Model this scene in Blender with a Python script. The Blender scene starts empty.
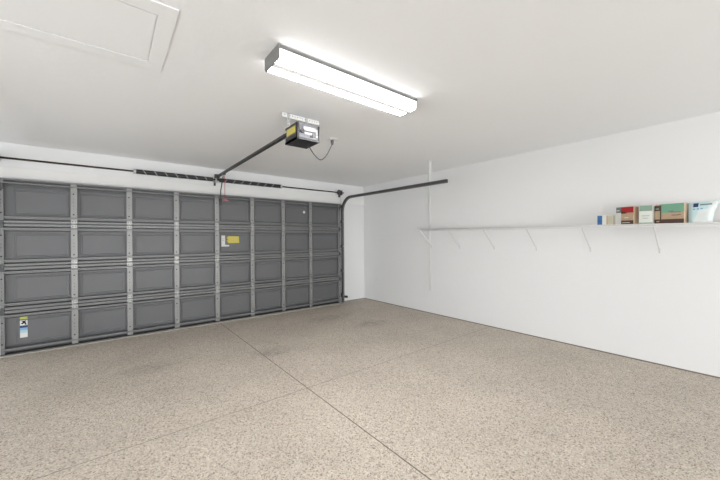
import bpy, bmesh, math, random
from mathutils import Vector, Matrix
random.seed(7)
S = bpy.context.scene
COL = S.collection
PI = math.pi

# ---------------------------------------------------------------- camera
yaw, pit, roll = 0.6688, -0.0026, -0.0070
F = Vector((math.sin(yaw)*math.cos(pit), math.cos(yaw)*math.cos(pit), math.sin(pit)))
R = Vector((math.cos(yaw), -math.sin(yaw), 0))
U = R.cross(F)
R2 = R*math.cos(roll) + U*math.sin(roll)
U2 = -R*math.sin(roll) + U*math.cos(roll)
cd = bpy.data.cameras.new('camera')
cam = bpy.data.objects.new('camera', cd)
COL.objects.link(cam)
m3 = Matrix((R2, U2, -F)).transposed()
cam.matrix_world = Matrix.Translation((0, 0, 1.38)) @ m3.to_4x4()
cd.sensor_width = 36
cd.lens = 316.47/720*36
cd.clip_start = 0.02
S.camera = cam

# ---------------------------------------------------------------- world, light, exposure
w = bpy.data.worlds.new('world')
S.world = w
w.use_nodes = True
w.node_tree.nodes['Background'].inputs[0].default_value = (0.75, 0.85, 1, 1)
w.node_tree.nodes['Background'].inputs[1].default_value = 0.3
vs = S.view_settings
vs.view_transform = 'Standard'
vs.look = 'None'
vs.gamma = 1
vs.use_curve_mapping = False
vs.exposure = 0.0
LAMP = 100.0          # strength of the fluorescent fixture
BACK, SIDE_B, SIDE_C = 335.0, 45.0, 22.0   # added fill lights, unseen, behind and left of the viewpoint

def area_light(name, loc, rot, sx, sy, power, col):
    l = bpy.data.lights.new(name, 'AREA')
    l.shape = 'RECTANGLE'
    l.size, l.size_y = sx, sy
    l.energy = power
    l.color = col
    o = bpy.data.objects.new(name, l)
    o.location = loc
    o.rotation_euler = rot
    COL.objects.link(o)
    return o
FILLC = (0.93, 0.97, 1.0)  # cool tint of the added fill lights
area_light('back_fill', (0.75, -6.44, 0.66), (PI/2, 0, 0), 7.4, 1.2, BACK, FILLC)
area_light('side_fill', (-3.14, 1.6, 0.80), (PI/2, 0, -PI/2), 2.8, 1.3, SIDE_B, FILLC)
area_light('side_fill', (-3.14, 4.3, 0.85), (PI/2, 0, -PI/2), 2.2, 1.4, SIDE_C, FILLC)

# ---------------------------------------------------------------- dimensions
XL, XR, YB, YD, H = -3.2, 4.649, -6.5, 5.735, 2.594
DX0, DX1 = -1.030, 3.895           # door opening
YF = 5.590                         # front of the door's stiles
YS = 5.640                         # skin of the door

# ---------------------------------------------------------------- materials
def mat(name, col, rough=0.5, metal=0.0, spec=0.5, bump=None, vary=None, coat=0.0, alpha=1.0):
    m = bpy.data.materials.new(name)
    m.use_nodes = True
    nt = m.node_tree
    b = nt.nodes['Principled BSDF']
    b.inputs['Base Color'].default_value = (*col, 1)
    b.inputs['Roughness'].default_value = rough
    b.inputs['Metallic'].default_value = metal
    b.inputs['Specular IOR Level'].default_value = spec
    b.inputs['Coat Weight'].default_value = coat
    tc = nt.nodes.new('ShaderNodeTexCoord')
    if vary:
        sc, amt = vary
        n = nt.nodes.new('ShaderNodeTexNoise')
        n.inputs['Scale'].default_value = sc
        n.inputs['Detail'].default_value = 4
        nt.links.new(tc.outputs['Object'], n.inputs['Vector'])
        r = nt.nodes.new('ShaderNodeMapRange')
        r.inputs[3].default_value = 1-amt
        r.inputs[4].default_value = 1+amt
        nt.links.new(n.outputs['Fac'], r.inputs[0])
        x = nt.nodes.new('ShaderNodeVectorMath')
        x.operation = 'SCALE'
        x.inputs[0].default_value = col
        nt.links.new(r.outputs[0], x.inputs['Scale'])
        nt.links.new(x.outputs[0], b.inputs['Base Color'])
    if bump:
        sc, st = bump
        n = nt.nodes.new('ShaderNodeTexNoise')
        n.inputs['Scale'].default_value = sc
        n.inputs['Detail'].default_value = 3
        nt.links.new(tc.outputs['Object'], n.inputs['Vector'])
        bp = nt.nodes.new('ShaderNodeBump')
        bp.inputs['Strength'].default_value = st
        bp.inputs['Distance'].default_value = 0.004
        nt.links.new(n.outputs['Fac'], bp.inputs['Height'])
        nt.links.new(bp.outputs[0], b.inputs['Normal'])
    return m

M = {}
M['wall'] = mat('wall_paint', (0.85, 0.853, 0.855), 0.75, bump=(90, 0.12), vary=(1.2, 0.012))
M['ceil'] = mat('ceiling_paint', (0.93, 0.935, 0.945), 0.85, bump=(22, 0.35), vary=(1.0, 0.012))
M['trim'] = mat('trim_paint', (0.87, 0.86, 0.845), 0.6, vary=(3, 0.02))
M['skin'] = mat('grey_door_skin', (0.122, 0.124, 0.130), 0.42, spec=0.5, bump=(160, 0.06), vary=(2.5, 0.06))
M['rail'] = mat('grey_door_rail', (0.185, 0.187, 0.188), 0.36, spec=0.6, vary=(4, 0.08))
M['stile'] = mat('galvanised_stile', (0.26, 0.26, 0.255), 0.38, metal=0.25, vary=(9, 0.10))
M['hinge'] = mat('galvanised_hinge', (0.33, 0.33, 0.32), 0.35, metal=0.4, vary=(20, 0.12))
M['hole'] = mat('dark_hole', (0.01, 0.01, 0.01), 0.8)
M['seal'] = mat('bottom_seal', (0.33, 0.31, 0.28), 0.5, vary=(6, 0.1))
M['black'] = mat('black_metal', (0.018, 0.018, 0.019), 0.38, spec=0.5)
M['track'] = mat('grey_track_steel', (0.16, 0.16, 0.162), 0.35, metal=0.4, vary=(6, 0.12))
M['steel'] = mat('dark_steel', (0.07, 0.072, 0.075), 0.4, metal=0.5, vary=(8, 0.15))
M['rust'] = mat('rusty_shaft', (0.045, 0.03, 0.022), 0.55, metal=0.4, vary=(5, 0.5))
M['galv'] = mat('galvanised_steel', (0.55, 0.55, 0.54), 0.4, metal=0.4, vary=(14, 0.1))
M['white'] = mat('white_metal', (0.80, 0.80, 0.79), 0.4)
M['plastic'] = mat('white_plastic', (0.82, 0.82, 0.80), 0.35)
M['wire'] = mat('white_vinyl_wire', (0.74, 0.735, 0.725), 0.35)
M['grey'] = mat('grey_plastic', (0.15, 0.15, 0.17), 0.45)
M['blackp'] = mat('black_plastic', (0.012, 0.012, 0.014), 0.4)
M['cap'] = mat('grey_end_cap', (0.22, 0.22, 0.215), 0.5, vary=(60, 0.15))
M['lens'] = mat('white_lens', (0.50, 0.50, 0.52), 0.25)
M['lab'] = mat('light_grey_label', (0.42, 0.42, 0.42), 0.5)
M['yellow'] = mat('yellow_print', (0.62, 0.52, 0.06), 0.5, vary=(60, 0.18))
M['yellow2'] = mat('yellow_green_print', (0.50, 0.52, 0.10), 0.5, vary=(90, 0.3))
M['paper'] = mat('white_paper', (0.70, 0.71, 0.68), 0.6, vary=(60, 0.08))
M['navy'] = mat('navy_print', (0.012, 0.03, 0.11), 0.5)
M['sky'] = mat('light_blue_print', (0.20, 0.42, 0.62), 0.5)
M['paleblue'] = mat('pale_blue_print', (0.45, 0.58, 0.66), 0.5)
M['blue'] = mat('blue_carton', (0.006, 0.11, 0.30), 0.4)
M['beige'] = mat('beige_carton', (0.50, 0.47, 0.35), 0.6, vary=(50, 0.1))
M['tan'] = mat('tan_print', (0.50, 0.36, 0.24), 0.5, vary=(45, 0.18))
M['tanside'] = mat('tan_carton', (0.58, 0.43, 0.30), 0.6, vary=(20, 0.08))
M['brown'] = mat('brown_print', (0.075, 0.035, 0.025), 0.5, vary=(60, 0.25))
M['redp'] = mat('red_print', (0.42, 0.015, 0.02), 0.4)
M['slate'] = mat('slate_print', (0.16, 0.20, 0.20), 0.5, vary=(40, 0.15))
M['mint'] = mat('mint_print', (0.19, 0.43, 0.29), 0.45, vary=(12, 0.08))
M['sage'] = mat('sage_print', (0.24, 0.36, 0.28), 0.5, vary=(12, 0.08))
M['cream'] = mat('cream_print', (0.72, 0.74, 0.68), 0.5, vary=(30, 0.05))
M['film'] = mat('pale_aqua_film', (0.56, 0.74, 0.76), 0.3, vary=(14, 0.12))
M['filmw'] = mat('white_film', (0.72, 0.77, 0.76), 0.3, vary=(14, 0.06))
M['rope'] = mat('red_rope', (0.40, 0.02, 0.04), 0.7)
M['pink'] = mat('red_handle', (0.50, 0.20, 0.23), 0.5)
M['rubber'] = mat('dark_wire', (0.03, 0.03, 0.03), 0.6)
M['concrete'] = mat('slab_edge', (0.22, 0.19, 0.15), 0.9)
M['door_in'] = mat('painted_door', (0.7, 0.7, 0.69), 0.5)

def floor_mat():
    m = bpy.data.materials.new('flake_epoxy')
    m.use_nodes = True
    nt = m.node_tree
    N, L = nt.nodes, nt.links
    b = N['Principled BSDF']
    tc = N.new('ShaderNodeTexCoord')
    def flakes(scale, seed):
        mp = N.new('ShaderNodeMapping')
        mp.inputs['Location'].default_value = (seed, seed*1.7, 0)
        L.new(tc.outputs['Object'], mp.inputs[0])
        v = N.new('ShaderNodeTexVoronoi')
        v.inputs['Scale'].default_value = scale
        L.new(mp.outputs[0], v.inputs['Vector'])
        s = N.new('ShaderNodeSeparateColor')
        L.new(v.outputs['Color'], s.inputs[0])
        return s
    def ramp(src, stops):
        r = N.new('ShaderNodeValToRGB')
        r.color_ramp.interpolation = 'CONSTANT'
        e = r.color_ramp.elements
        e[0].position, e[0].color = stops[0][0], (*stops[0][1], 1)
        e[1].position, e[1].color = stops[1][0], (*stops[1][1], 1)
        for p, c in stops[2:]:
            x = e.new(p)
            x.color = (*c, 1)
        L.new(src, r.inputs[0])
        return r
    a = flakes(150, 3.1)
    ra = ramp(a.outputs[0], [(0, (0.24, 0.19, 0.145)), (0.07, (0.43, 0.37, 0.305)), (0.24, (0.56, 0.495, 0.42)),
                             (0.60, (0.61, 0.545, 0.465)), (0.84, (0.70, 0.645, 0.57)), (0.94, (0.45, 0.41, 0.37))])
    c = flakes(80, 9.7)
    rc = ramp(c.outputs[1], [(0, (0.74, 0.71, 0.67)), (0.06, (0.94, 0.93, 0.92)), (0.30, (1, 1, 1)), (0.92, (1.08, 1.08, 1.07))])
    mx = N.new('ShaderNodeMix')
    mx.data_type = 'RGBA'
    mx.blend_type = 'MULTIPLY'
    mx.inputs[0].default_value = 1
    L.new(ra.outputs[0], mx.inputs[6])
    L.new(rc.outputs[0], mx.inputs[7])
    # worn, tyre-marked patches
    n = N.new('ShaderNodeTexNoise')
    n.inputs['Scale'].default_value = 1.7
    n.inputs['Detail'].default_value = 5
    L.new(tc.outputs['Object'], n.inputs['Vector'])
    mr = N.new('ShaderNodeMapRange')
    mr.inputs[1].default_value = 0.35
    mr.inputs[2].default_value = 0.75
    mr.inputs[3].default_value = 1.05
    mr.inputs[4].default_value = 0.90
    L.new(n.outputs['Fac'], mr.inputs[0])
    sep = N.new('ShaderNodeSeparateXYZ')
    L.new(tc.outputs['Object'], sep.inputs[0])
    def math_(op, a_, b_=None, clamp=False):
        x = N.new('ShaderNodeMath')
        x.operation = op
        x.use_clamp = clamp
        for i, q in enumerate((a_, b_)):
            if q is None:
                continue
            if isinstance(q, (int, float)):
                x.inputs[i].default_value = q
            else:
                L.new(q, x.inputs[i])
        return x.outputs[0]
    # faint stains where cars park: soft worn spots
    stain = None
    n2 = N.new('ShaderNodeTexNoise')
    n2.inputs['Scale'].default_value = 9
    n2.inputs['Detail'].default_value = 4
    L.new(tc.outputs['Object'], n2.inputs['Vector'])
    for (sx, sy, rx, ry) in ((1.55, 3.75, 0.30, 0.22), (3.35, 3.95, 0.42, 0.22), (3.05, 4.7, 0.6, 0.2), (0.3, 4.1, 0.35, 0.2)):
        dx = math_('DIVIDE', math_('SUBTRACT', sep.outputs[0], sx), rx)
        dy = math_('DIVIDE', math_('SUBTRACT', sep.outputs[1], sy), ry)
        d = math_('ADD', math_('MULTIPLY', dx, dx), math_('MULTIPLY', dy, dy))
        k = math_('SUBTRACT', 1.0, d, True)
        stain = k if stain is None else math_('MAXIMUM', stain, k)
    stain = math_('MULTIPLY', stain, math_('MULTIPLY', math_('SUBTRACT', n2.outputs['Fac'], 0.30, True), 0.85))
    shade = math_('SUBTRACT', mr.outputs[0], stain)
    # saw-cut joints, thin and dark
    jx = math_('LESS_THAN', math_('ABSOLUTE', math_('SUBTRACT', sep.outputs[0], 1.431)), 0.0040)
    jy = math_('LESS_THAN', math_('ABSOLUTE', math_('SUBTRACT', sep.outputs[1], 2.616)), 0.0036)
    sc = N.new('ShaderNodeVectorMath')
    sc.operation = 'SCALE'
    L.new(mx.outputs[2], sc.inputs[0])
    L.new(shade, sc.inputs['Scale'])
    jm = N.new('ShaderNodeMix')
    jm.data_type = 'RGBA'
    L.new(math_('MAXIMUM', math_('MULTIPLY', jx, 0.9), math_('MULTIPLY', jy, 0.6)), jm.inputs[0])
    L.new(sc.outputs[0], jm.inputs[6])
    jm.inputs[7].default_value = (0.07, 0.05, 0.035, 1)
    L.new(jm.outputs[2], b.inputs['Base Color'])
    b.inputs['Roughness'].default_value = 0.55
    b.inputs['Specular IOR Level'].default_value = 0.35
    bp = N.new('ShaderNodeBump')
    bp.inputs['Strength'].default_value = 0.15
    bp.inputs['Distance'].default_value = 0.002
    L.new(a.outputs[1], bp.inputs['Height'])
    L.new(bp.outputs[0], b.inputs['Normal'])
    return m
M['floor'] = floor_mat()

def emit(name, col, s):
    m = bpy.data.materials.new(name)
    m.use_nodes = True
    b = m.node_tree.nodes['Principled BSDF']
    b.inputs['Base Color'].default_value = (0.85, 0.85, 0.85, 1)
    b.inputs['Roughness'].default_value = 0.3
    b.inputs['Emission Color'].default_value = (*col, 1)
    b.inputs['Emission Strength'].default_value = s
    return m
M['lamp'] = emit('lit_diffuser', (1.0, 0.99, 0.98), LAMP)
# two tubes glow through the lens: brightest over each tube, dimmer between them
_nt = M['lamp'].node_tree
_tc = _nt.nodes.new('ShaderNodeTexCoord')
_sp = _nt.nodes.new('ShaderNodeSeparateXYZ')
_nt.links.new(_tc.outputs['Generated'], _sp.inputs[0])
_rp = _nt.nodes.new('ShaderNodeValToRGB')
_e = _rp.color_ramp.elements
_e[0].position, _e[0].color = 0.0, (0.045, 0.045, 0.045, 1)
_e[1].position, _e[1].color = 1.0, (0.055, 0.055, 0.055, 1)
for _p, _v in ((0.04, 0.045), (0.10, 0.16), (0.20, 0.85), (0.30, 0.85), (0.37, 0.002), (0.57, 0.002), (0.64, 0.85), (0.80, 0.85), (0.92, 0.16)):
    _x = _e.new(_p)
    _x.color = (_v, _v, _v, 1)
_rp.color_ramp.interpolation = 'EASE'
_nt.links.new(_sp.outputs[1], _rp.inputs[0])
_mm = _nt.nodes.new('ShaderNodeMath')
_mm.operation = 'MULTIPLY'
_mm.inputs[1].default_value = LAMP
_nt.links.new(_rp.outputs[0], _mm.inputs[0])
_nt.links.new(_mm.outputs[0], _nt.nodes['Principled BSDF'].inputs['Emission Strength'])

# ---------------------------------------------------------------- mesh helpers
class MB:
    """collects shapes into one mesh, each with its material slot"""
    def __init__(s):
        s.bm = bmesh.new()
        s.mats = []
    def mi(s, m):
        if m not in s.mats:
            s.mats.append(m)
        return s.mats.index(m)
    def box(s, x0, x1, y0, y1, z0, z1, m, bevel=0.0, seg=1, rot=None):
        mi = s.mi(m)
        b = bmesh.new()
        bmesh.ops.create_cube(b, size=1)
        for v in b.verts:
            v.co = Vector(((x0+x1)/2+v.co.x*(x1-x0), (y0+y1)/2+v.co.y*(y1-y0), (z0+z1)/2+v.co.z*(z1-z0)))
        if bevel:
            bmesh.ops.bevel(b, geom=b.edges[:], offset=bevel, segments=seg, affect='EDGES', profile=0.5)
        if rot:
            bmesh.ops.transform(b, matrix=rot, verts=b.verts)
        s._merge(b, mi)
        return s
    def _merge(s, b, mi, smooth=False):
        b.verts.index_update()
        vs_ = [s.bm.verts.new(v.co) for v in b.verts]
        for f in b.faces:
            try:
                nf = s.bm.faces.new([vs_[v.index] for v in f.verts])
                nf.material_index = mi
                nf.smooth = smooth
            except ValueError:
                pass
        b.free()
    def tube(s, pts, r, m, n=10, cap=True):
        mi = s.mi(m)
        pts = [Vector(p) for p in pts]
        rings = []
        up = None
        for i, p in enumerate(pts):
            d = (pts[min(i+1, len(pts)-1)] - pts[max(i-1, 0)]).normalized()
            if up is None:
                up = Vector((0, 0, 1)) if abs(d.z) < 0.9 else Vector((1, 0, 0))
            a = (up - d*up.dot(d)).normalized()
            up = a
            c = d.cross(a)
            rr = r[i] if isinstance(r, (list, tuple)) else r
            rings.append([s.bm.verts.new(p + (a*math.cos(2*PI*k/n) + c*math.sin(2*PI*k/n))*rr) for k in range(n)])
        for i in range(len(rings)-1):
            for k in range(n):
                f = s.bm.faces.new((rings[i][k], rings[i][(k+1) % n], rings[i+1][(k+1) % n], rings[i+1][k]))
                f.material_index = mi
                f.smooth = True
        if cap:
            for rg in (rings[0], rings[-1]):
                f = s.bm.faces.new(rg)
                f.material_index = mi
        return s
    def lathe(s, prof, origin, axis, m, n=24):
        """prof: list of (r, h) along axis"""
        a = Vector(axis).normalized()
        o = Vector(origin)
        s.tube_prof([(o + a*h, max(r, 1e-5)) for r, h in prof], a, m, n)
        return s
    def tube_prof(s, pr, a, m, n):
        mi = s.mi(m)
        u = Vector((0, 0, 1)) if abs(a.z) < 0.9 else Vector((1, 0, 0))
        u = (u - a*u.dot(a)).normalized()
        c = a.cross(u)
        rings = [[s.bm.verts.new(p + (u*math.cos(2*PI*k/n) + c*math.sin(2*PI*k/n))*r) for k in range(n)] for p, r in pr]
        for i in range(len(rings)-1):
            for k in range(n):
                f = s.bm.faces.new((rings[i][k], rings[i][(k+1) % n], rings[i+1][(k+1) % n], rings[i+1][k]))
                f.material_index = mi
                f.smooth = True
        for rg in (rings[0], rings[-1]):
            f = s.bm.faces.new(rg)
            f.material_index = mi
    def quad(s, pts, m):
        f = s.bm.faces.new([s.bm.verts.new(p) for p in pts])
        f.material_index = s.mi(m)
        return s
    def prism(s, poly, axis, a0, a1, m):
        """poly of 2-D points extruded along axis ('x','y','z') from a0 to a1"""
        mi = s.mi(m)
        def P(p, t):
            return {'x': (t, p[0], p[1]), 'y': (p[0], t, p[1]), 'z': (p[0], p[1], t)}[axis]
        A = [s.bm.verts.new(P(p, a0)) for p in poly]
        B = [s.bm.verts.new(P(p, a1)) for p in poly]
        n = len(poly)
        fs = [s.bm.faces.new(A), s.bm.faces.new(B[::-1])]
        for k in range(n):
            fs.append(s.bm.faces.new((A[k], A[(k+1) % n], B[(k+1) % n], B[k])))
        for f in fs:
            f.material_index = mi
        return s
    def build(s, name, parent=None, label=None, smooth_angle=None):
        bmesh.ops.recalc_face_normals(s.bm, faces=s.bm.faces)
        me = bpy.data.meshes.new(name)
        s.bm.to_mesh(me)
        s.bm.free()
        for k in s.mats:
            me.materials.append(M[k])
        o = bpy.data.objects.new(name, me)
        COL.objects.link(o)
        if parent:
            o.parent = parent
            inv = abs_loc(parent)
            o.location = -inv if parent.type == 'EMPTY' else (0, 0, 0)
        if label:
            o['label'] = label
        return o

def abs_loc(o):
    return Vector(o.location)

def thing(name, label, cat, loc=(0, 0, 0), group=None):
    o = bpy.data.objects.new(name, None)
    o.empty_display_size = 0.1
    COL.objects.link(o)
    o.location = loc
    o['label'] = label
    o['category'] = cat
    o['kind'] = 'thing'
    if group:
        o['group'] = group
    return o

def struct(o, label=None):
    o['kind'] = 'structure'
    if label:
        o['label'] = label
    return o

# ================================================================ THE SETTING
T = 0.12
struct(MB().box(XL-T, XR+T, YB-T, YD+T, -0.10, 0.0, 'floor').build('floor'), 'beige speckled flake-coated garage floor with two thin saw-cut joints')
struct(MB().box(XL-T, XR+T, YB-T, YD+T, H, H+0.1, 'ceil').build('ceiling'), 'flat white textured garage ceiling')
struct(MB().box(XR, XR+T, YB-T, YD+T, 0, H, 'wall').build('wall_right'), 'plain white wall carrying the wire shelf')
struct(MB().box(XL-T, XL, YB-T, YD+T, 0, H, 'wall').build('wall_left'), 'plain white wall left of the garage door')
# door wall with its opening
OX0, OX1, OZ = DX0+0.035, DX1-0.035, 2.10
b = MB()
b.box(XL, OX0, YD, YD+T, 0, H, 'wall')
b.box(OX1, XR, YD, YD+T, 0, H, 'wall')
b.box(OX0, OX1, YD, YD+T, OZ, H, 'wall')
struct(b.build('wall_front'), 'white wall around the garage door opening')
# solid back wall behind the camera, with an added fill light before it
struct(MB().box(XL, XR, YB-T, YB, 0, H, 'wall').build('wall_back'), 'plain white wall behind the viewpoint')
def opening(name, axis, c0, c1, z0, z1, w):  # made-up frame edging an added fill light; the wall behind stays solid
    b = MB()
    t = 0.08
    for (a0, a1, za, zb) in ((c0-t, c1+t, z1, z1+t), (c0-t, c1+t, z0-t, z0), (c0-t, c0, z0, z1), (c1, c1+t, z0, z1)):
        if axis == 'x':
            b.box(a0, a1, w, w+0.06, za, zb, 'trim')
        else:
            b.box(w, w+0.06, a0, a1, za, zb, 'trim')
    struct(b.build(name), 'white frame added around an unseen fill light')
opening('fill_frame_1', 'x', 0.75-3.7, 0.75+3.7, 0.06, 1.26, YB)
opening('fill_frame_2', 'y', 1.6-1.4, 1.6+1.4, 0.15, 1.45, XL)
opening('fill_frame_3', 'y', 4.3-1.1, 4.3+1.1, 0.15, 1.55, XL)
# header board above the door (wood painted over)
b = MB()
b.box(XL+0.002, XR-0.002, YD-0.019, YD, 2.165, 2.298, 'trim', bevel=0.002)
struct(b.build('trim_1'), 'painted header board above the garage door')
# thin dark line of coating at the foot of the walls
b = MB()
b.box(XR-0.006, XR, YB, YD, 0.0, 0.012, 'concrete')
struct(b.build('baseboard_right'), 'thin dark coated edge at the foot of the right wall')
b = MB()
b.box(OX1, XR-0.006, YD-0.006, YD, 0.0, 0.010, 'concrete')
struct(b.build('baseboard_front'), 'thin dark coated edge at the foot of the door wall')

# ================================================================ GARAGE DOOR
door = thing('door_1', 'closed dark grey sectional metal garage door with four rows of framed panels', 'garage door', ((DX0+DX1)/2, YS, 0))
door['kind'] = 'structure'
S0, ST = -0.367, 0.5882
SW = 0.033                                   # half width of a stile
stiles = [S0+ST*i for i in range(7)]
ends = [DX0+0.020, DX1-0.036]
joints = [0.028, 0.553, 1.078, 1.602, 2.142]
def panel_skin(mb, z0, z1):
    """steel skin with an embossed rectangle between each pair of stiles"""
    xs = [DX0] + stiles + [DX1]
    xe = [DX0+0.072] + [x for x in stiles]
    za, zb = z0+0.092, z1-0.098
    mb.box(DX0, DX1, YS, YS+0.010, za, zb, 'skin')
    mb.box(DX0, DX1, YS+0.050, YS+0.058, z0+0.002, z1-0.002, 'skin')
    mb.box(DX0, DX1, YS+0.008, YS+0.052, zb-0.006, zb, 'skin')
    mb.box(DX0, DX1, YS+0.008, YS+0.052, za, za+0.006, 'skin')
    for i in range(8):
        a = (-0.915 if i == 0 else stiles[i-1]+SW+0.026)
        c = (DX1-0.095 if i == 7 else stiles[i]-SW-0.018)
        p0, p1 = z0+0.106, z1-0.126
        def ring(d, y):
            return [mb.bm.verts.new(q) for q in ((a+d, y, p0+d), (c-d, y, p0+d), (c-d, y, p1-d), (a+d, y, p1-d))]
        rr = [ring(0, YS+0.0005), ring(0.004, YS-0.006), ring(0.014, YS-0.006), ring(0.022, YS-0.0025)]
        mi = mb.mi('skin')
        for k in range(3):
            for q in range(4):
                f = mb.bm.faces.new((rr[k][q], rr[k][(q+1) % 4], rr[k+1][(q+1) % 4], rr[k+1][q]))
                f.material_index = mi
        f = mb.bm.faces.new(rr[3])
        f.material_index = mi
ROWS = ['bottom', 'second', 'third', 'top']
def stile_mesh(x, z0, z1, half, mname='stile'):
    b = MB()
    # hat channel: web towards the room, two flanges back to the skin
    b.box(x-half, x+half, YF+0.002, YF+0.006, z0+0.006, z1-0.006, mname, bevel=0.0015)
    b.box(x-half+0.008, x-half+0.011, YF+0.005, YS, z0+0.006, z1-0.006, mname)
    b.box(x+half-0.011, x+half-0.008, YF+0.005, YS, z0+0.006, z1-0.006, mname)
    zm = (z0+z1)/2-0.01
    for z, r in ((z0+0.125, 0.0085), (z1-0.145, 0.0085), (zm+0.022, 0.0042), (zm-0.022, 0.0042), (zm-0.06, 0.0030), (zm+0.07, 0.0030)):
        b.lathe([(r, 0), (r, 0.0022)], (x-0.004, YF-0.0005, z), (0, 1, 0), 'hole', n=10)
    return b
for s in range(4):
    z0, z1 = joints[s], joints[s+1]
    mb = MB()
    panel_skin(mb, z0, z1)
    sec = mb.build('panel_section', door, 'dark grey %s row of eight framed panels' % ROWS[s])
    # lower and upper rails: rolled lips that stand out from the skin
    def railbar(za, zb, yfront, name='rail', m='rail', open_=True):
        b = MB()
        x0, x1 = DX0+0.004, DX1-0.004
        t = 0.003
        if yfront < YF:          # lipped channel: narrow upper lip, set-back lower face
            pr = [(YS, za), (yfront+0.034, za), (yfront+0.030, za+0.003), (yfront+0.030, zb-0.016), (yfront+0.002, zb-0.016), (yfront, zb-0.013), (yfront, zb-0.004), (yfront+0.003, zb), (YS, zb)]
        else:
            pr = [(YS, za), (yfront+0.006, za), (yfront+0.001, za+0.005), (yfront, zb-0.009), (yfront+0.002, zb-0.003), (yfront+0.008, zb), (YS, zb)]
        b.prism(pr, 'x', x0, x1, m)
        return b.build(name, sec)
    if s > 0:
        railbar(z0+0.003, z0+0.036, YF+0.006)
        railbar(z0+0.051, z0+0.086, YF-0.012)
    else:
        railbar(z0+0.030, z0+0.066, YF-0.010)
    if s < 3:
        railbar(z1-0.040, z1-0.003, YF+0.006)
        railbar(z1-0.088, z1-0.054, YF-0.012)
    else:
        railbar(z1-0.026, z1-0.004, YF-0.008)
        railbar(z1-0.066, z1-0.046, YF-0.010)
    for x in stiles:
        stile_mesh(x, z0, z1, SW).build('stile', sec, 'light galvanised upright with small dark holes')
    for i, x in enumerate(ends):
        stile_mesh(x, z0, z1, 0.018 if i == 0 else 0.034, 'rail').build('end_stile', sec)
    # hinges straddling the joint above this section
    if s < 3:
        for x in stiles:
            b = MB()
            b.box(x-0.030, x+0.030, YF-0.002, YF+0.002, z1-0.054, z1-0.008, 'hinge', bevel=0.001)
            b.box(x-0.030, x+0.030, YF-0.002, YF+0.002, z1+0.008, z1+0.052, 'hinge', bevel=0.001)
            b.tube([(x-0.031, YF-0.005, z1), (x+0.031, YF-0.005, z1)], 0.0095, 'hinge')
            for zz in (z1-0.034, z1+0.033):
                for dx in (-0.014, 0.014):
                    b.lathe([(0.006, 0), (0.006, 0.004)], (x+dx, YF-0.006, zz), (0, 1, 0), 'steel', n=6)
            b.build('hinge', sec, 'galvanised hinge on the panel joint')
    for i, x in enumerate(ends):
        d = -1 if i == 0 else 1
        x = x if i else x-0.0
        zr = z1 - 0.01 if s < 3 else z1-0.09
        b = MB()
        b.box(x-0.018, x+0.018, YF-0.006, YF+0.003, zr-0.045, zr+0.045, 'steel', bevel=0.002)
        b.tube([(x-0.015, YF-0.012, zr), (x+d*0.030, YF-0.012, zr)], 0.011, 'steel')
        b.tube([(x+d*0.02, YF-0.012, zr), (x+d*0.045, YF-0.012, zr)], 0.006, 'galv')
        b.build('roller_bracket', sec)
    if s == 0:
        b = MB()
        b.box(DX0, DX1, YF-0.040, YF+0.020, 0.002, 0.024, 'seal', bevel=0.004)
        b.box(DX0, DX1, YF+0.018, YS+0.05, 0.001, 0.012, 'blackp')
        b.build('bottom_seal', sec, 'pale weather seal resting on the floor')
        b = MB()
        b.box(DX0, DX1, YF+0.034, YS+0.055, 0.013, 0.029, 'blackp')
        b.build('seal_retainer', sec)
        # tall warning sticker, bottom left panel
        b = MB()
        y = YS-0.0035
        x0, x1 = -0.873, -0.808
        def st(za, zb, m, xa=x0, xb=x1, dy=0):
            b.box(xa, xb, y-0.001-dy, y+0.0005, za, zb, m)
        st(0.415, 0.452, 'yellow2'); st(0.346, 0.415, 'paper'); st(0.318, 0.346, 'navy')
        st(0.288, 0.318, 'sky'); st(0.254, 0.288, 'paleblue'); st(0.198, 0.254, 'paper')
        b.prism([(-0.862, 0.406), (-0.835, 0.402), (-0.818, 0.408), (-0.826, 0.388), (-0.815, 0.354), (-0.828, 0.352), (-0.836, 0.374), (-0.852, 0.362), (-0.866, 0.370), (-0.848, 0.388)],
                'y', y-0.002, y, 'hole')
        b.build('warning_sticker', sec, 'tall yellow, white and blue warning sticker on the bottom left panel')
    if s == 2:
        y = YS-0.0035
        b = MB()
        b.prism([(1.545, 1.388), (1.585, 1.446), (1.765, 1.444), (1.768, 1.330), (1.590, 1.328)], 'y', y-0.0015, y, 'yellow')
        for k in range(4):
            b.box(1.60, 1.745-0.02*(k % 2), y-0.0022, y-0.0014, 1.352+k*0.022, 1.357+k*0.022, 'beige')
        b.prism([(1.548, 1.388), (1.572, 1.412), (1.572, 1.364)], 'y', y-0.0022, y-0.0014, 'hole')
        b.build('yellow_tag', sec, 'yellow paper tag pointing left')
        b = MB()
        b.prism([(1.473, 1.466), (1.534, 1.466), (1.534, 1.300), (1.600, 1.295), (1.600, 1.272), (1.473, 1.272)], 'y', y-0.0008, y, 'paper')
        b.box(1.482, 1.525, y-0.0014, y-0.0006, 1.40, 1.404, 'grey')
        b.box(1.482, 1.520, y-0.0014, y-0.0006, 1.37, 1.374, 'grey')
        b.build('paper_label', sec, 'white paper label beside the yellow tag')
    if s == 3:
        b = MB()
        b.lathe([(0.024, 0), (0.026, 0.004), (0.022, 0.014)], (3.034, YS-0.016, 1.925), (0, 1, 0), 'plastic')
        b.build('hole_cap', sec, 'round white cap on the top row')
        # bracket where the opener's arm joins
        b = MB()
        b.box(1.440, 1.458, YF-0.040, YF+0.002, 1.985, 2.055, 'steel', bevel=0.002)
        b.box(1.430, 1.468, YF-0.013, YF-0.010, 1.965, 2.075, 'steel', bevel=0.001)
        b.build('arm_bracket', sec)

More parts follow.
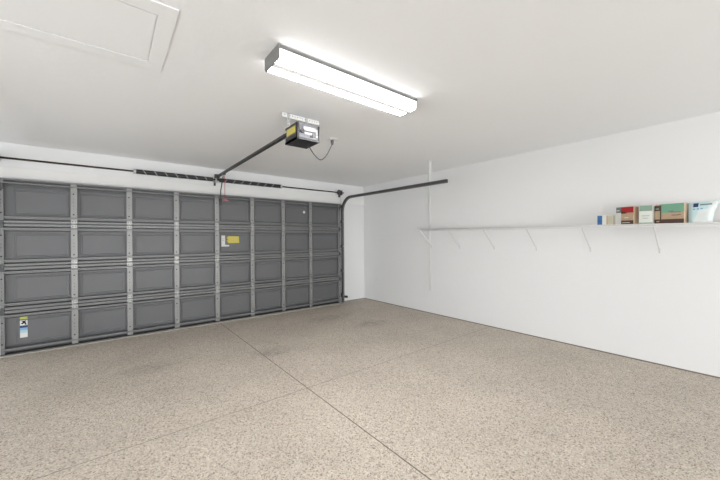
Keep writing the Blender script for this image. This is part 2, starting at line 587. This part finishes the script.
# ================================================================ TRACKS
def track(side):
    """steel track: vertical run, quarter curve, horizontal run toward the room"""
    xw = DX1+0.036 if side > 0 else DX0-0.064
    lbl = ('dark steel door track on the right, curving back towards the room under the ceiling' if side > 0
           else 'dark steel door track at the far left edge of the garage door')
    t = thing('door_track', lbl, 'door track', (xw, YF, 0), 'steel tracks at the two ends of the garage door')
    Yv = YF-0.012
    rad, zt = 0.30, 2.262
    slope = (2.236-2.262)/(2.88-5.28)
    # C channel cross-section swept along a path: local u = outward normal in the YZ plane
    vert = [(Yv, 0.02), (Yv, 0.9), (Yv, zt-rad)]
    arc = [(Yv-rad+rad*math.cos(a), zt-rad+rad*math.sin(a)) for a in [PI/2*k/10 for k in range(1, 11)]]
    hz = [(2.88, 2.234)] if side > 0 else [(2.88, 2.234)]
    def sweep(path, name):
        b = MB()
        mi = b.mi('track')
        prof = [(-0.020, -0.026), (0.020, -0.026), (0.020, -0.018), (0.016, -0.018), (0.016, -0.022), (-0.016, -0.022), (-0.016, 0.022), (0.016, 0.022), (0.016, 0.018), (0.020, 0.018), (0.020, 0.026), (-0.020, 0.026)]
        rings = []
        for i, (y, z) in enumerate(path):
            a = Vector(path[max(i-1, 0)]); c = Vector(path[min(i+1, len(path)-1)])
            d = (c-a).normalized()
            n = Vector((d.y, -d.x))
            rings.append([b.bm.verts.new((xw + side*(-p[0]), y+n.x*p[1], z+n.y*p[1])) for p in prof])
        k_ = len(prof)
        for i in range(len(rings)-1):
            for k in range(k_):
                f = b.bm.faces.new((rings[i][k], rings[i][(k+1) % k_], rings[i+1][(k+1) % k_], rings[i+1][k]))
                f.material_index = mi
        for rg in (rings[0], rings[-1]):
            b.bm.faces.new(rg).material_index = mi
        return b.build(name, t)
    sweep(vert, 'vertical_track')
    sweep([vert[-1]] + arc + hz, 'curved_track')
    # brackets to the jamb
    for z in (0.18, 0.70, 1.23, 1.76):
        b = MB()
        b.box(xw-0.020, xw+0.020, Yv+0.024, YD+0.001, z-0.018, z-0.014, 'steel')
        b.box(xw-0.020, xw+0.028, YD-0.004, YD, z-0.04, z+0.04, 'steel', bevel=0.001)
        b.box(xw+side*0.016, xw+side*0.020, Yv-0.01, YD, z-0.03, z+0.03, 'steel')
        b.lathe([(0.008, 0), (0.008, 0.006)], (xw, Yv-0.033, z), (0, 1, 0), 'galv', n=6)
        b.build('jamb_bracket', t)
    b = MB()                                  # flag bracket at the curve
    b.box(xw+side*0.020, xw+side*0.023, Yv-0.02, YD, 2.05, 2.13, 'track')
    b.box(min(xw, xw+side*0.03), max(xw, xw+side*0.03), YD-0.003, YD, 2.03, 2.15, 'track')
    b.build('flag_bracket', t)
    # angle hung from the ceiling near the room end of the track
    b = MB()
    yh = 3.20
    ztr = 2.262+(yh-5.28)*slope
    b.box(xw+side*0.021, xw+side*0.025, yh-0.018, yh+0.018, ztr-0.03, H, 'white')
    b.box(xw+side*0.021-0.018, xw+side*0.021+0.018, yh+0.016, yh+0.020, ztr+0.02, H, 'white')
    b.box(xw-0.05, xw+0.07, yh-0.02, yh+0.02, H-0.004, H, 'white')
    b.lathe([(0.008, 0), (0.008, 0.006)], (xw+side*0.016, yh, ztr), (1, 0, 0), 'galv', n=6)
    b.build('ceiling_hanger', t, 'white angle strap from ceiling to track')
    return t
track(1)
track(-1)

# ================================================================ TORSION BAR
tb = thing('torsion_bar', 'long dark torsion bar with two striped black springs above the garage door', 'torsion bar', (1.40, 5.625, 2.385))
ZB, YT = 2.388, 5.625
MB().tube([(DX0-0.14, YT, ZB), (DX1+0.10, YT, ZB)], 0.0125, 'rust', n=12).build('shaft', tb)
def spring(x0, x1, hand):
    b = MB()
    pr = []
    n = 120
    for i in range(n+1):
        h = i/n*(x1-x0)
        pr += [(0.0325, h), (0.0340, h+(x1-x0)/n*0.5)]
    b.lathe(pr[:-1], (x0, YT, ZB), (1, 0, 0), 'black', n=16)
    o = b.build('spring', tb, 'black coiled spring with a pale painted stripe')
    b = MB()
    pts = []
    L_ = x1-x0-0.06
    turns = L_/0.138
    for k in range(int(turns*20)+1):
        a = 2*PI*k/20
        pts.append((x0+0.03+0.138*k/20, YT+0.0345*math.cos(a), ZB+hand*0.0345*math.sin(a)))
    b.tube(pts, 0.0042, 'galv', n=6)
    b.build('painted_stripe', o)
    b = MB()
    b.lathe([(0.014, 0), (0.036, 0.002), (0.036, 0.03), (0.024, 0.034), (0.024, 0.06), (0.014, 0.062)], (x0-0.030 if hand > 0 else x1+0.030, YT, ZB), (1 if hand > 0 else -1, 0, 0), 'galv')
    b.build('winding_cone', o)
spring(0.305, 1.345, 1)
spring(1.450, 2.530, -1)
b = MB()                                      # centre bearing plate
b.box(1.380, 1.412, YD-0.024, YD-0.019, 2.30, 2.403, 'steel', bevel=0.001)
b.box(1.390, 1.395, YT-0.035, YD-0.020, 2.345, 2.403, 'galv')
b.lathe([(0.013, 0), (0.026, 0.001), (0.026, 0.022), (0.013, 0.023)], (1.384, YT, ZB), (1, 0, 0), 'galv')
b.build('centre_bracket', tb, 'galvanised bracket between the two springs')
for sd in (-1, 1):
    x = DX1-0.012 if sd > 0 else DX0-0.022
    b = MB()
    b.lathe([(0.014, 0), (0.050, 0.001), (0.050, 0.006), (0.043, 0.012), (0.043, 0.038), (0.052, 0.044), (0.052, 0.050), (0.02, 0.052)], (x-0.026, YT, ZB), (1, 0, 0), 'steel')
    b.build('cable_drum', tb)
    b = MB()
    b.box(x+sd*0.050, x+sd*0.054, YT-0.045, YD, ZB-0.055, ZB+0.045, 'steel')
    b.box(min(x+sd*0.050, x+sd*0.10), max(x+sd*0.050, x+sd*0.10), YD-0.004, YD, ZB-0.085, ZB+0.08, 'steel')
    b.lathe([(0.013, 0), (0.022, 0.001), (0.022, 0.014), (0.013, 0.015)], (x+sd*0.056-0.007, YT, ZB), (1, 0, 0), 'steel')
    b.build('end_bracket', tb)
    b = MB()
    b.tube([(x+sd*0.005, YT-0.046, ZB), (x+sd*0.010, YF-0.030, 1.2), (x+sd*0.012, YF-0.026, 0.09)], 0.0022, 'steel', n=6)
    b.build('lift_cable', tb)

# ================================================================ OPENER
op = thing('garage_door_opener', 'black and grey ceiling garage door opener with a long black rail to the door', 'garage door opener', (1.43, 2.68, 2.36))
OXc = 1.435
x0, x1, y0, y1, zb, zt = 1.334, 1.560, 2.592, 2.838, 2.294, 2.446
b = MB()
b.prism([(x0+0.012, y0), (x1-0.012, y0), (x1, y0+0.012), (x1, y1-0.02), (x1-0.02, y1), (x0+0.02, y1), (x0, y1-0.02), (x0, y0+0.012)], 'z', zb+0.018, zt, 'grey')
b.prism([(x0-0.003, y0-0.006), (x1+0.003, y0-0.006), (x1+0.003, y1), (x0-0.003, y1)], 'z', zb, zb+0.020, 'blackp')
b.box(x0-0.003, x0+0.022, y0-0.006, y0+0.022, zb, zt+0.004, 'blackp', bevel=0.003)
b.box(x0-0.003, x0+0.002, y0+0.0, y1-0.01, zb, zb+0.055, 'blackp')
b.box(x0-0.002, x0+0.02, y0, y1, zt-0.016, zt+0.003, 'blackp', bevel=0.002)
b.box(x1-0.010, x1+0.004, y0-0.005, y0+0.05, zb, zt+0.002, 'blackp', bevel=0.002)
housing = b.build('housing', op, 'black and dark grey plastic housing')
b = MB()                                      # light cover on the rear face
b.box(x0+0.055, x1-0.040, y0-0.016, y0+0.002, zb+0.083, zb+0.124, 'lens', bevel=0.006, seg=2)
b.box(x0+0.070, x1-0.080, y0-0.010, y0+0.002, zb+0.052, zb+0.074, 'lens', bevel=0.003)
b.build('light_cover', housing, 'white light cover on the rear face')
b = MB()
b.lathe([(0.018, 0), (0.020, 0.004), (0.018, 0.020)], (x0+0.048, y0-0.018, zb+0.078), (0, 1, 0), 'blackp')
b.build('control_knob', housing, 'round black knob on the rear face')
b = MB()
b.box(x1-0.095, x1-0.064, y0-0.008, y0+0.002, zb+0.036, zb+0.062, 'blackp', bevel=0.003)
b.build('button', housing, 'square black button on the rear face')
b = MB()
b.box(x1-0.036, x1-0.014, y0-0.006, y0+0.002, zb+0.040, zb+0.118, 'lab', bevel=0.001)
b.box(x1-0.031, x1-0.019, y0-0.0075, y0-0.005, zb+0.060, zb+0.072, 'grey')
b.build('wiring_label', housing, 'narrow white label on the rear face')
b = MB()
b.box(x0-0.006, x0-0.001, y0+0.035, y1-0.045, zb+0.066, zb+0.126, 'yellow', bevel=0.0008)
for k in range(4):
    b.box(x0-0.007, x0-0.005, y0+0.05, y1-0.065, zb+0.076+k*0.013, zb+0.079+k*0.013, 'beige')
b.build('warning_label', housing, 'yellow warning label on the side')
b = MB()
b.tube([(x1+0.008, y0+0.02, zb+0.05), (x1+0.012, y0+0.02, zb+0.16)], 0.008, 'blackp', n=8)
b.tube([(x1-0.01, y0+0.02, zb+0.05), (x1+0.010, y0+0.02, zb+0.055)], 0.006, 'blackp', n=8)
b.build('antenna', housing)
# perforated angle hanging bracket
b = MB()
zt2 = H
xa, xb, yh = 1.285, 1.690, 2.800
b.box(xa, xb, yh, yh+0.004, zt2-0.046, zt2, 'white')
b.box(xa, xb, yh, yh+0.034, zt2-0.004, zt2, 'white')
for k in range(14):
    xx = xa+0.028+k*(xb-xa-0.056)/13
    b.lathe([(0.0042, 0), (0.0042, 0.0012)], (xx, yh-0.001, zt2-0.023), (0, 1, 0), 'hole', n=8)
b.build('ceiling_angle', op, 'white perforated angle screwed to the ceiling')
for xx in (x0+0.015, x1-0.015):
    b = MB()
    b.box(xx-0.013, xx+0.013, yh-0.004, yh, zt-0.03, zt2-0.006, 'galv')
    b.box(xx-0.013, xx+0.013, yh-0.030, yh-0.002, zt, zt+0.004, 'galv')
    for zz in (zt+0.03, zt+0.06, zt+0.09):
        b.lathe([(0.005, 0), (0.005, 0.0012)], (xx, yh-0.005, zz), (0, 1, 0), 'hole', n=8)
    b.build('hanging_strap', op)
b = MB()
XRr, ZR = 1.425, 2.462
b.box(XRr-0.014, XRr+0.014, 2.66, 5.66, ZR-0.022, ZR+0.006, 'black', bevel=0.002)
b.box(XRr-0.020, XRr+0.020, 2.66, 5.66, ZR-0.026, ZR-0.022, 'black')
b.build('rail', op, 'long black rail running to the door')
b = MB()
b.box(XRr-0.024, XRr+0.024, 5.60, 5.69, ZR-0.040, ZR+0.014, 'steel', bevel=0.003)
b.box(XRr-0.030, XRr+0.030, 5.670, YD, ZR-0.055, ZR+0.030, 'steel', bevel=0.002)
b.build('header_bracket', op)
b = MB()
b.box(XRr-0.022, XRr+0.022, 5.24, 5.34, ZR-0.050, ZR-0.026, 'steel', bevel=0.003)
b.box(XRr-0.012, XRr+0.012, 5.26, 5.32, ZR-0.068, ZR-0.048, 'galv', bevel=0.003)
b.build('trolley', op)
b = MB()
b.box(-0.008, 0.008, -0.004, 0.004, 0, 0.22, 'black', bevel=0.001, rot=Matrix.Translation((XRr+0.018, YF-0.034, 2.00)) @ Matrix.Rotation(math.radians(8), 4, 'X'))
b.tube([(XRr+0.018, 5.53, 2.20), (XRr+0.010, 5.42, 2.31), (XRr, 5.30, ZR-0.050)], 0.008, 'black', n=6)
b.build('door_arm', op)
b = MB()
b.tube([(XRr+0.012, 5.29, ZR-0.05), (XRr+0.018, 5.29, 2.30), (XRr+0.018, 5.292, 2.10), (XRr+0.020, 5.29, 2.04)], 0.0040, 'rope', n=8)
rp = b.build('release_rope', op, 'red release rope hanging from the rail')
b = MB()
b.tube([(XRr-0.022, 5.29, 2.020), (XRr+0.072, 5.29, 2.012)], 0.012, 'pink', n=10)
b.tube([(XRr+0.02, 5.29, 2.018), (XRr+0.02, 5.29, 2.045)], 0.009, 'pink', n=10)
b.build('release_handle', rp, 'red plastic pull handle')
b = MB()
import_pts = [(1.50, 2.70, 2.300), (1.515, 2.69, 2.268), (1.56, 2.705, 2.225), (1.64, 2.76, 2.200), (1.74, 2.86, 2.215),
              (1.86, 2.99, 2.275), (1.97, 3.09, 2.36), (2.055, 3.165, 2.45), (2.10, 3.196, 2.510), (2.112, 3.200, 2.54)]
# smooth the cord's path
pts = []
P_ = [Vector(q) for q in import_pts]
for i in range(len(P_)-1):
    p0, p1, p2, p3 = P_[max(i-1, 0)], P_[i], P_[i+1], P_[min(i+2, len(P_)-1)]
    for k in range(6):
        t_ = k/6
        pts.append(0.5*((2*p1) + (-p0+p2)*t_ + (2*p0-5*p1+4*p2-p3)*t_*t_ + (-p0+3*p1-3*p2+p3)*t_**3))
pts.append(P_[-1])
b.tube(pts, 0.0042, 'rubber', n=8)
cord = b.build('power_cord', op, 'thin dark power cord looping to the ceiling outlet')
b = MB()
b.lathe([(0.010, -0.03), (0.017, -0.01), (0.019, 0.0), (0.019, 0.026)], (2.115, 3.203, 2.551), (0, 0, 1), 'grey', n=12)
b.build('plug', cord)

o = thing('ceiling_outlet', 'small white electrical outlet on the ceiling with the opener cord plugged in', 'electrical outlet', (2.126, 3.203, H))
b = MB()
b.box(2.126-0.058, 2.126+0.058, 3.203-0.036, 3.203+0.036, H-0.007, H, 'plastic', bevel=0.002)
b.build('cover_plate', o)
b = MB()
b.lathe([(0.016, 0), (0.017, 0.004), (0.017, 0.010)], (2.126+0.026, 3.203, H-0.0165), (0, 0, 1), 'plastic', n=16)
b.lathe([(0.016, 0), (0.017, 0.004), (0.017, 0.010)], (2.126-0.026, 3.203, H-0.0165), (0, 0, 1), 'plastic', n=16)
b.build('socket_face', o)

# ================================================================ CEILING LIGHT
fx = thing('ceiling_light', 'long white wraparound fluorescent light fixture, switched on, on the ceiling', 'light fixture', (1.453, 1.945, H))
fx0, fx1, fy0, fy1 = 0.824, 2.095, 1.840, 2.060
zl = 2.504
b = MB()
b.box(fx0+0.004, fx1-0.004, fy0+0.035, fy1-0.035, H-0.024, H, 'cap')
b.box(fx0+0.006, fx1-0.006, fy0+0.002, fy1-0.002, H-0.027, H-0.022, 'cap')
b.build('base_tray', fx)
b = MB()
pr = [(fy0+0.004, H-0.027), (fy0, H-0.034), (fy0+0.002, zl+0.014), (fy0+0.014, zl+0.002), (fy0+0.06, zl-0.001), (fy0+0.085, zl+0.002), (fy1-0.085, zl+0.002), (fy1-0.06, zl-0.001), (fy1-0.014, zl+0.002), (fy1-0.002, zl+0.014), (fy1, H-0.034), (fy1-0.004, H-0.027)]
b.prism(pr, 'x', fx0+0.006, fx1-0.006, 'lamp')
b.build('diffuser', fx, 'glowing white plastic diffuser')
for x in (fx0, fx1-0.008):
    b = MB()
    capm = 'cap'
    pr2 = [(fy0-0.003, H), (fy0-0.003, zl+0.012), (fy0+0.012, zl-0.003), (fy1-0.012, zl-0.003), (fy1+0.003, zl+0.012), (fy1+0.003, H)]
    b.prism(pr2, 'x', x, x+0.008, capm)
    b.build('end_cap', fx)

# ================================================================ ATTIC HATCH
ah = thing('attic_hatch', 'flat white attic access hatch with a thin trim on the ceiling', 'attic hatch', (-0.45, 2.28, H))
hx0, hx1, hy0, hy1 = -1.15, 0.207, 2.000, 2.555
MB().box(hx0+0.003, hx1-0.003, hy0+0.003, hy1-0.003, H-0.006, H, 'ceil').build('hatch_panel', ah)
b = MB()
g = 0.004
wd = 0.088
b.box(hx0-wd, hx1+wd, hy1+g, hy1+0.105, H-0.008, H, 'ceil', bevel=0.0008)
b.box(hx0-wd, hx1+wd, hy0-0.105, hy0-g, H-0.008, H, 'ceil', bevel=0.0008)
b.box(hx1+g, hx1+wd, hy0-g, hy1+g, H-0.008, H, 'ceil', bevel=0.0008)
b.box(hx0-wd, hx0-g, hy0-g, hy1+g, H-0.008, H, 'ceil', bevel=0.0008)
b.build('trim', ah)

# ================================================================ WALL CONDUIT
b = MB()
b.tube([(XR-0.0112, 3.790, 0.42), (XR-0.0112, 3.790, H)], 0.011, 'plastic', n=12)
o = b.build('conduit_pipe')
o['label'] = 'thin white pipe running down the right wall behind the track end'
o['category'] = 'pipe'
o['kind'] = 'thing'

# ================================================================ DOOR SENSOR
ds = thing('door_sensor', 'small black safety sensor on a bracket low beside the right door track', 'door sensor', (3.975, 5.60, 0.14))
b = MB()
b.box(3.973, 3.977, 5.545, YD, 0.115, 0.165, 'steel', bevel=0.001)
b.box(3.973, 4.020, YD-0.004, YD, 0.115, 0.165, 'steel')
b.build('bracket', ds)
b = MB()
b.box(3.977, 4.030, 5.530, 5.585, 0.118, 0.160, 'blackp', bevel=0.006)
b.build('housing', ds)
b = MB()
b.tube([(4.010, 5.60, 0.15), (4.02, 5.68, 0.17), (4.03, YD-0.004, 0.22), (4.035, YD-0.004, 0.40), (4.02, YD-0.004, 0.55), (4.03, YD-0.004, 1.2), (4.03, YD-0.004, 2.15)], 0.0025, 'plastic', n=6)
b.build('cable', ds, 'thin white cable stapled up the wall')

# ================================================================ WIRE SHELF
SX = XR-0.305                                 # front edge
ys0, ys1 = -0.15, 3.86
def sz(y):
    return 1.512 + (y-0.45)*0.0118
sh = thing('wire_shelf', 'long white wire shelf on slanted braces along the right wall', 'shelf', (XR, 1.85, 1.53))
b = MB()
for xx, dz, r in ((SX, 0.0, 0.0032), (SX, -0.028, 0.0034), (SX+0.10, -0.004, 0.0028), (SX+0.20, -0.004, 0.0028), (XR-0.027, -0.004, 0.0030)):
    b.tube([(xx, ys0, sz(ys0)+dz), (xx, ys1, sz(ys1)+dz)], r, 'wire', n=6)
n = int((ys1-ys0)/0.0254)
for k in range(n+1):
    y = ys0+0.004+k*0.0254
    z = sz(y)
    b.tube([(SX+0.0005, y, z-0.028), (SX+0.0005, y, z), (XR-0.027, y, z)], 0.0015, 'wire', n=4)
b.build('wire_deck', sh)
for y in (3.765, 3.165, 2.545, 1.930, 1.300, 0.675):
    b = MB()
    z = sz(y)
    b.box(-0.0035, 0.0035, -0.0025, 0.0025, 0, 1, 'wire')
    for v in b.bm.verts:
        t_ = v.co.z
        p = Vector((SX+0.003, y, z-0.030)).lerp(Vector((XR-0.004, y, 1.238)), t_)
        v.co = p + Vector((v.co.x*1.2, v.co.y*2.0, v.co.x*1.2))
    b.box(XR-0.004, XR, y-0.009, y+0.009, 1.205, 1.262, 'wire', bevel=0.001)
    b.tube([(SX+0.003, y-0.012, z-0.029), (SX+0.003, y+0.012, z-0.029)], 0.006, 'wire', n=8)
    b.lathe([(0.005, 0), (0.005, 0.004)], (XR-0.008, y, 1.216), (1, 0, 0), 'galv', n=8)
    b.build('brace', sh)
for y in [0.1+0.3*k for k in range(13)]:
    b = MB()
    b.box(XR-0.031, XR, y-0.008, y+0.008, sz(y)-0.012, sz(y)-0.0015, 'plastic', bevel=0.002)
    b.build('wall_clip', sh)

# ================================================================ THINGS ON THE SHELF
# each is built about its own base: local u = along the shelf (+u to the photo's right = -Y), v = up, front face towards -X
def on_shelf(o, y, x, rz=0.0):
    o.location = (x, y, sz(y)+0.0022)
    o.rotation_euler = (math.atan(0.0118), 0, rz)

def carton(name, label, cat, wid, dep, hei, face, side, y, x, rz=0.0, group=None, roundtop=0.0):
    """front face tiles: (u0,u1,v0,v1,material) in fractions, drawn as thin printed areas"""
    b = MB()
    hw = wid/2
    b.box(0, dep, -hw, hw, 0, hei, side, bevel=max(0.002, roundtop), seg=3 if roundtop else 1)
    for i, (u0, u1, v0, v1, m) in enumerate(face):
        e = 0.0015 + 0.0003*i
        r = roundtop*0.7
        b.box(-e, 0.001, hw-u1*wid+(0.001 if u1 == 1 else 0), hw-u0*wid-(0.001 if u0 == 0 else 0), 0.001+v0*(hei-0.002), 0.001+v1*(hei-0.002), m)
    o = b.build(name)
    o['label'] = label
    o['category'] = cat
    o['kind'] = 'thing'
    if group:
        o['group'] = group
    on_shelf(o, y, x, rz)
    return o

XF = SX+0.012
# small blue and beige box
carton('small_box', 'small blue and beige box at the left end of the row on the shelf', 'box', 0.140, 0.07, 0.104,
       [(0, 0.33, 0.02, 1, 'blue'), (0.33, 0.60, 0, 1, 'paper'), (0.60, 0.72, 0.0, 1, 'tan'), (0.72, 1, 0, 1, 'beige'), (0.05, 0.28, 0.35, 0.45, 'navy')],
       'beige', 1.082, XF)
# red, tan and brown carton
o = carton('food_carton', 'red, tan and brown printed carton with a white left strip on the shelf', 'box', 0.168, 0.085, 0.190,
       [(0, 0.30, 0, 0.68, 'paper'), (0, 0.30, 0.68, 1, 'slate'), (0.30, 1, 0, 0.22, 'brown'), (0.30, 1, 0.22, 0.66, 'tan'), (0.30, 0.62, 0.62, 0.80, 'brown'),
        (0.30, 1, 0.76, 1, 'redp'), (0.55, 1, 0.66, 0.78, 'redp'), (0.36, 0.80, 0.08, 0.11, 'cream'), (0.50, 0.72, 0.36, 0.40, 'cream'), (0.05, 0.2, 0.78, 0.84, 'paper')],
       'tanside', 0.914, XF+0.030, math.radians(-19))
# white carton with green top
carton('food_carton', 'narrow white carton with a sage green top, left of the mint carton', 'box', 0.103, 0.11, 0.192,
       [(0, 1, 0, 0.07, 'sage'), (0, 1, 0.07, 0.70, 'cream'), (0, 1, 0.70, 1, 'sage'), (0.18, 0.78, 0.42, 0.45, 'sage'), (0.25, 0.68, 0.30, 0.32, 'slate')],
       'cream', 0.738, XF+0.006)
# mint, tan and brown carton, the largest
carton('food_carton', 'wide mint green, tan and brown carton, largest on the shelf', 'box', 0.235, 0.125, 0.198,
       [(0, 1, 0, 0.22, 'brown'), (0, 0.22, 0.22, 0.66, 'tan'), (0, 0.22, 0.66, 0.94, 'brown'), (0.22, 1, 0.22, 0.60, 'tan'), (0.22, 1, 0.55, 1, 'mint'), (0.20, 0.245, 0.0, 0.95, 'brown'),
        (0.55, 0.90, 0.55, 0.585, 'slate'), (0.48, 0.66, 0.60, 0.64, 'slate'), (0.07, 0.18, 0.08, 0.14, 'tan'), (0.6, 0.9, 0.40, 0.43, 'brown'), (0.05, 0.16, 0.74, 0.80, 'sage')],
       'tanside', 0.570, XF+0.042, math.radians(-18), roundtop=0.008)
# soft aqua bag
b = MB()
nu, nv = 22, 16
wid, hei = 0.178, 0.205
def bagp(u, v, s):
    # u,v in 0..1 ; s=-1 front, +1 back
    e = (1-(2*u-1)**4)*(1-max(0, 2*v-1)**3*0.92)
    t_ = 0.040*max(e, 0.0)**0.6
    skew = 0.020*v*v*u                       # twisted top right corner leans outward
    hh = hei*(0.95+0.06*u*(1 if v > 0.5 else v*2))
    wob = 0.004*math.sin(9*u+5*v)+0.003*math.sin(17*v-4*u)
    return Vector((0.042+s*t_+s*wob*0.5, wid/2-u*wid*(0.90+0.10*v)-skew, v*hh))
grid = {}
for s in (-1, 1):
    for i in range(nu+1):
        for j in range(nv+1):
            grid[s, i, j] = b.bm.verts.new(bagp(i/nu, j/nv, s))
for s in (-1, 1):
    for i in range(nu):
        for j in range(nv):
            u, v = (i+0.5)/nu, (j+0.5)/nv
            m = 'filmw'
            if s < 0:
                if u < 0.55-0.35*(1-v) or (v > 0.62 and u < 0.72):
                    m = 'film'
                if 0.18 < u < 0.36 and 0.78 < v < 0.94:
                    m = 'navy'
                if 0.40 < u < 0.84 and 0.84 < v < 0.90:
                    m = 'slate'
                if 0.12 < u < 0.58 and 0.60 < v < 0.66 and (i % 3):
                    m = 'sky'
                if u > 0.90:
                    m = 'film' if (i+j) % 3 == 0 else 'filmw'
            f = b.bm.faces.new((grid[s, i, j], grid[s, i+1, j], grid[s, i+1, j+1], grid[s, i, j+1]))
            f.material_index = b.mi(m)
            f.smooth = True
for i in range(nu):
    for j in (0, nv):
        f = b.bm.faces.new((grid[-1, i, j], grid[-1, i+1, j], grid[1, i+1, j], grid[1, i, j]))
        f.material_index = b.mi('filmw')
for j in range(nv):
    for i in (0, nu):
        f = b.bm.faces.new((grid[-1, i, j], grid[-1, i, j+1], grid[1, i, j+1], grid[1, i, j]))
        f.material_index = b.mi('filmw')
o = b.build('plastic_bag')
o['label'] = 'pale aqua and white plastic bag with a blue square, rightmost on the shelf'
o['category'] = 'bag'
o['kind'] = 'thing'
on_shelf(o, 0.345, XF+0.01)
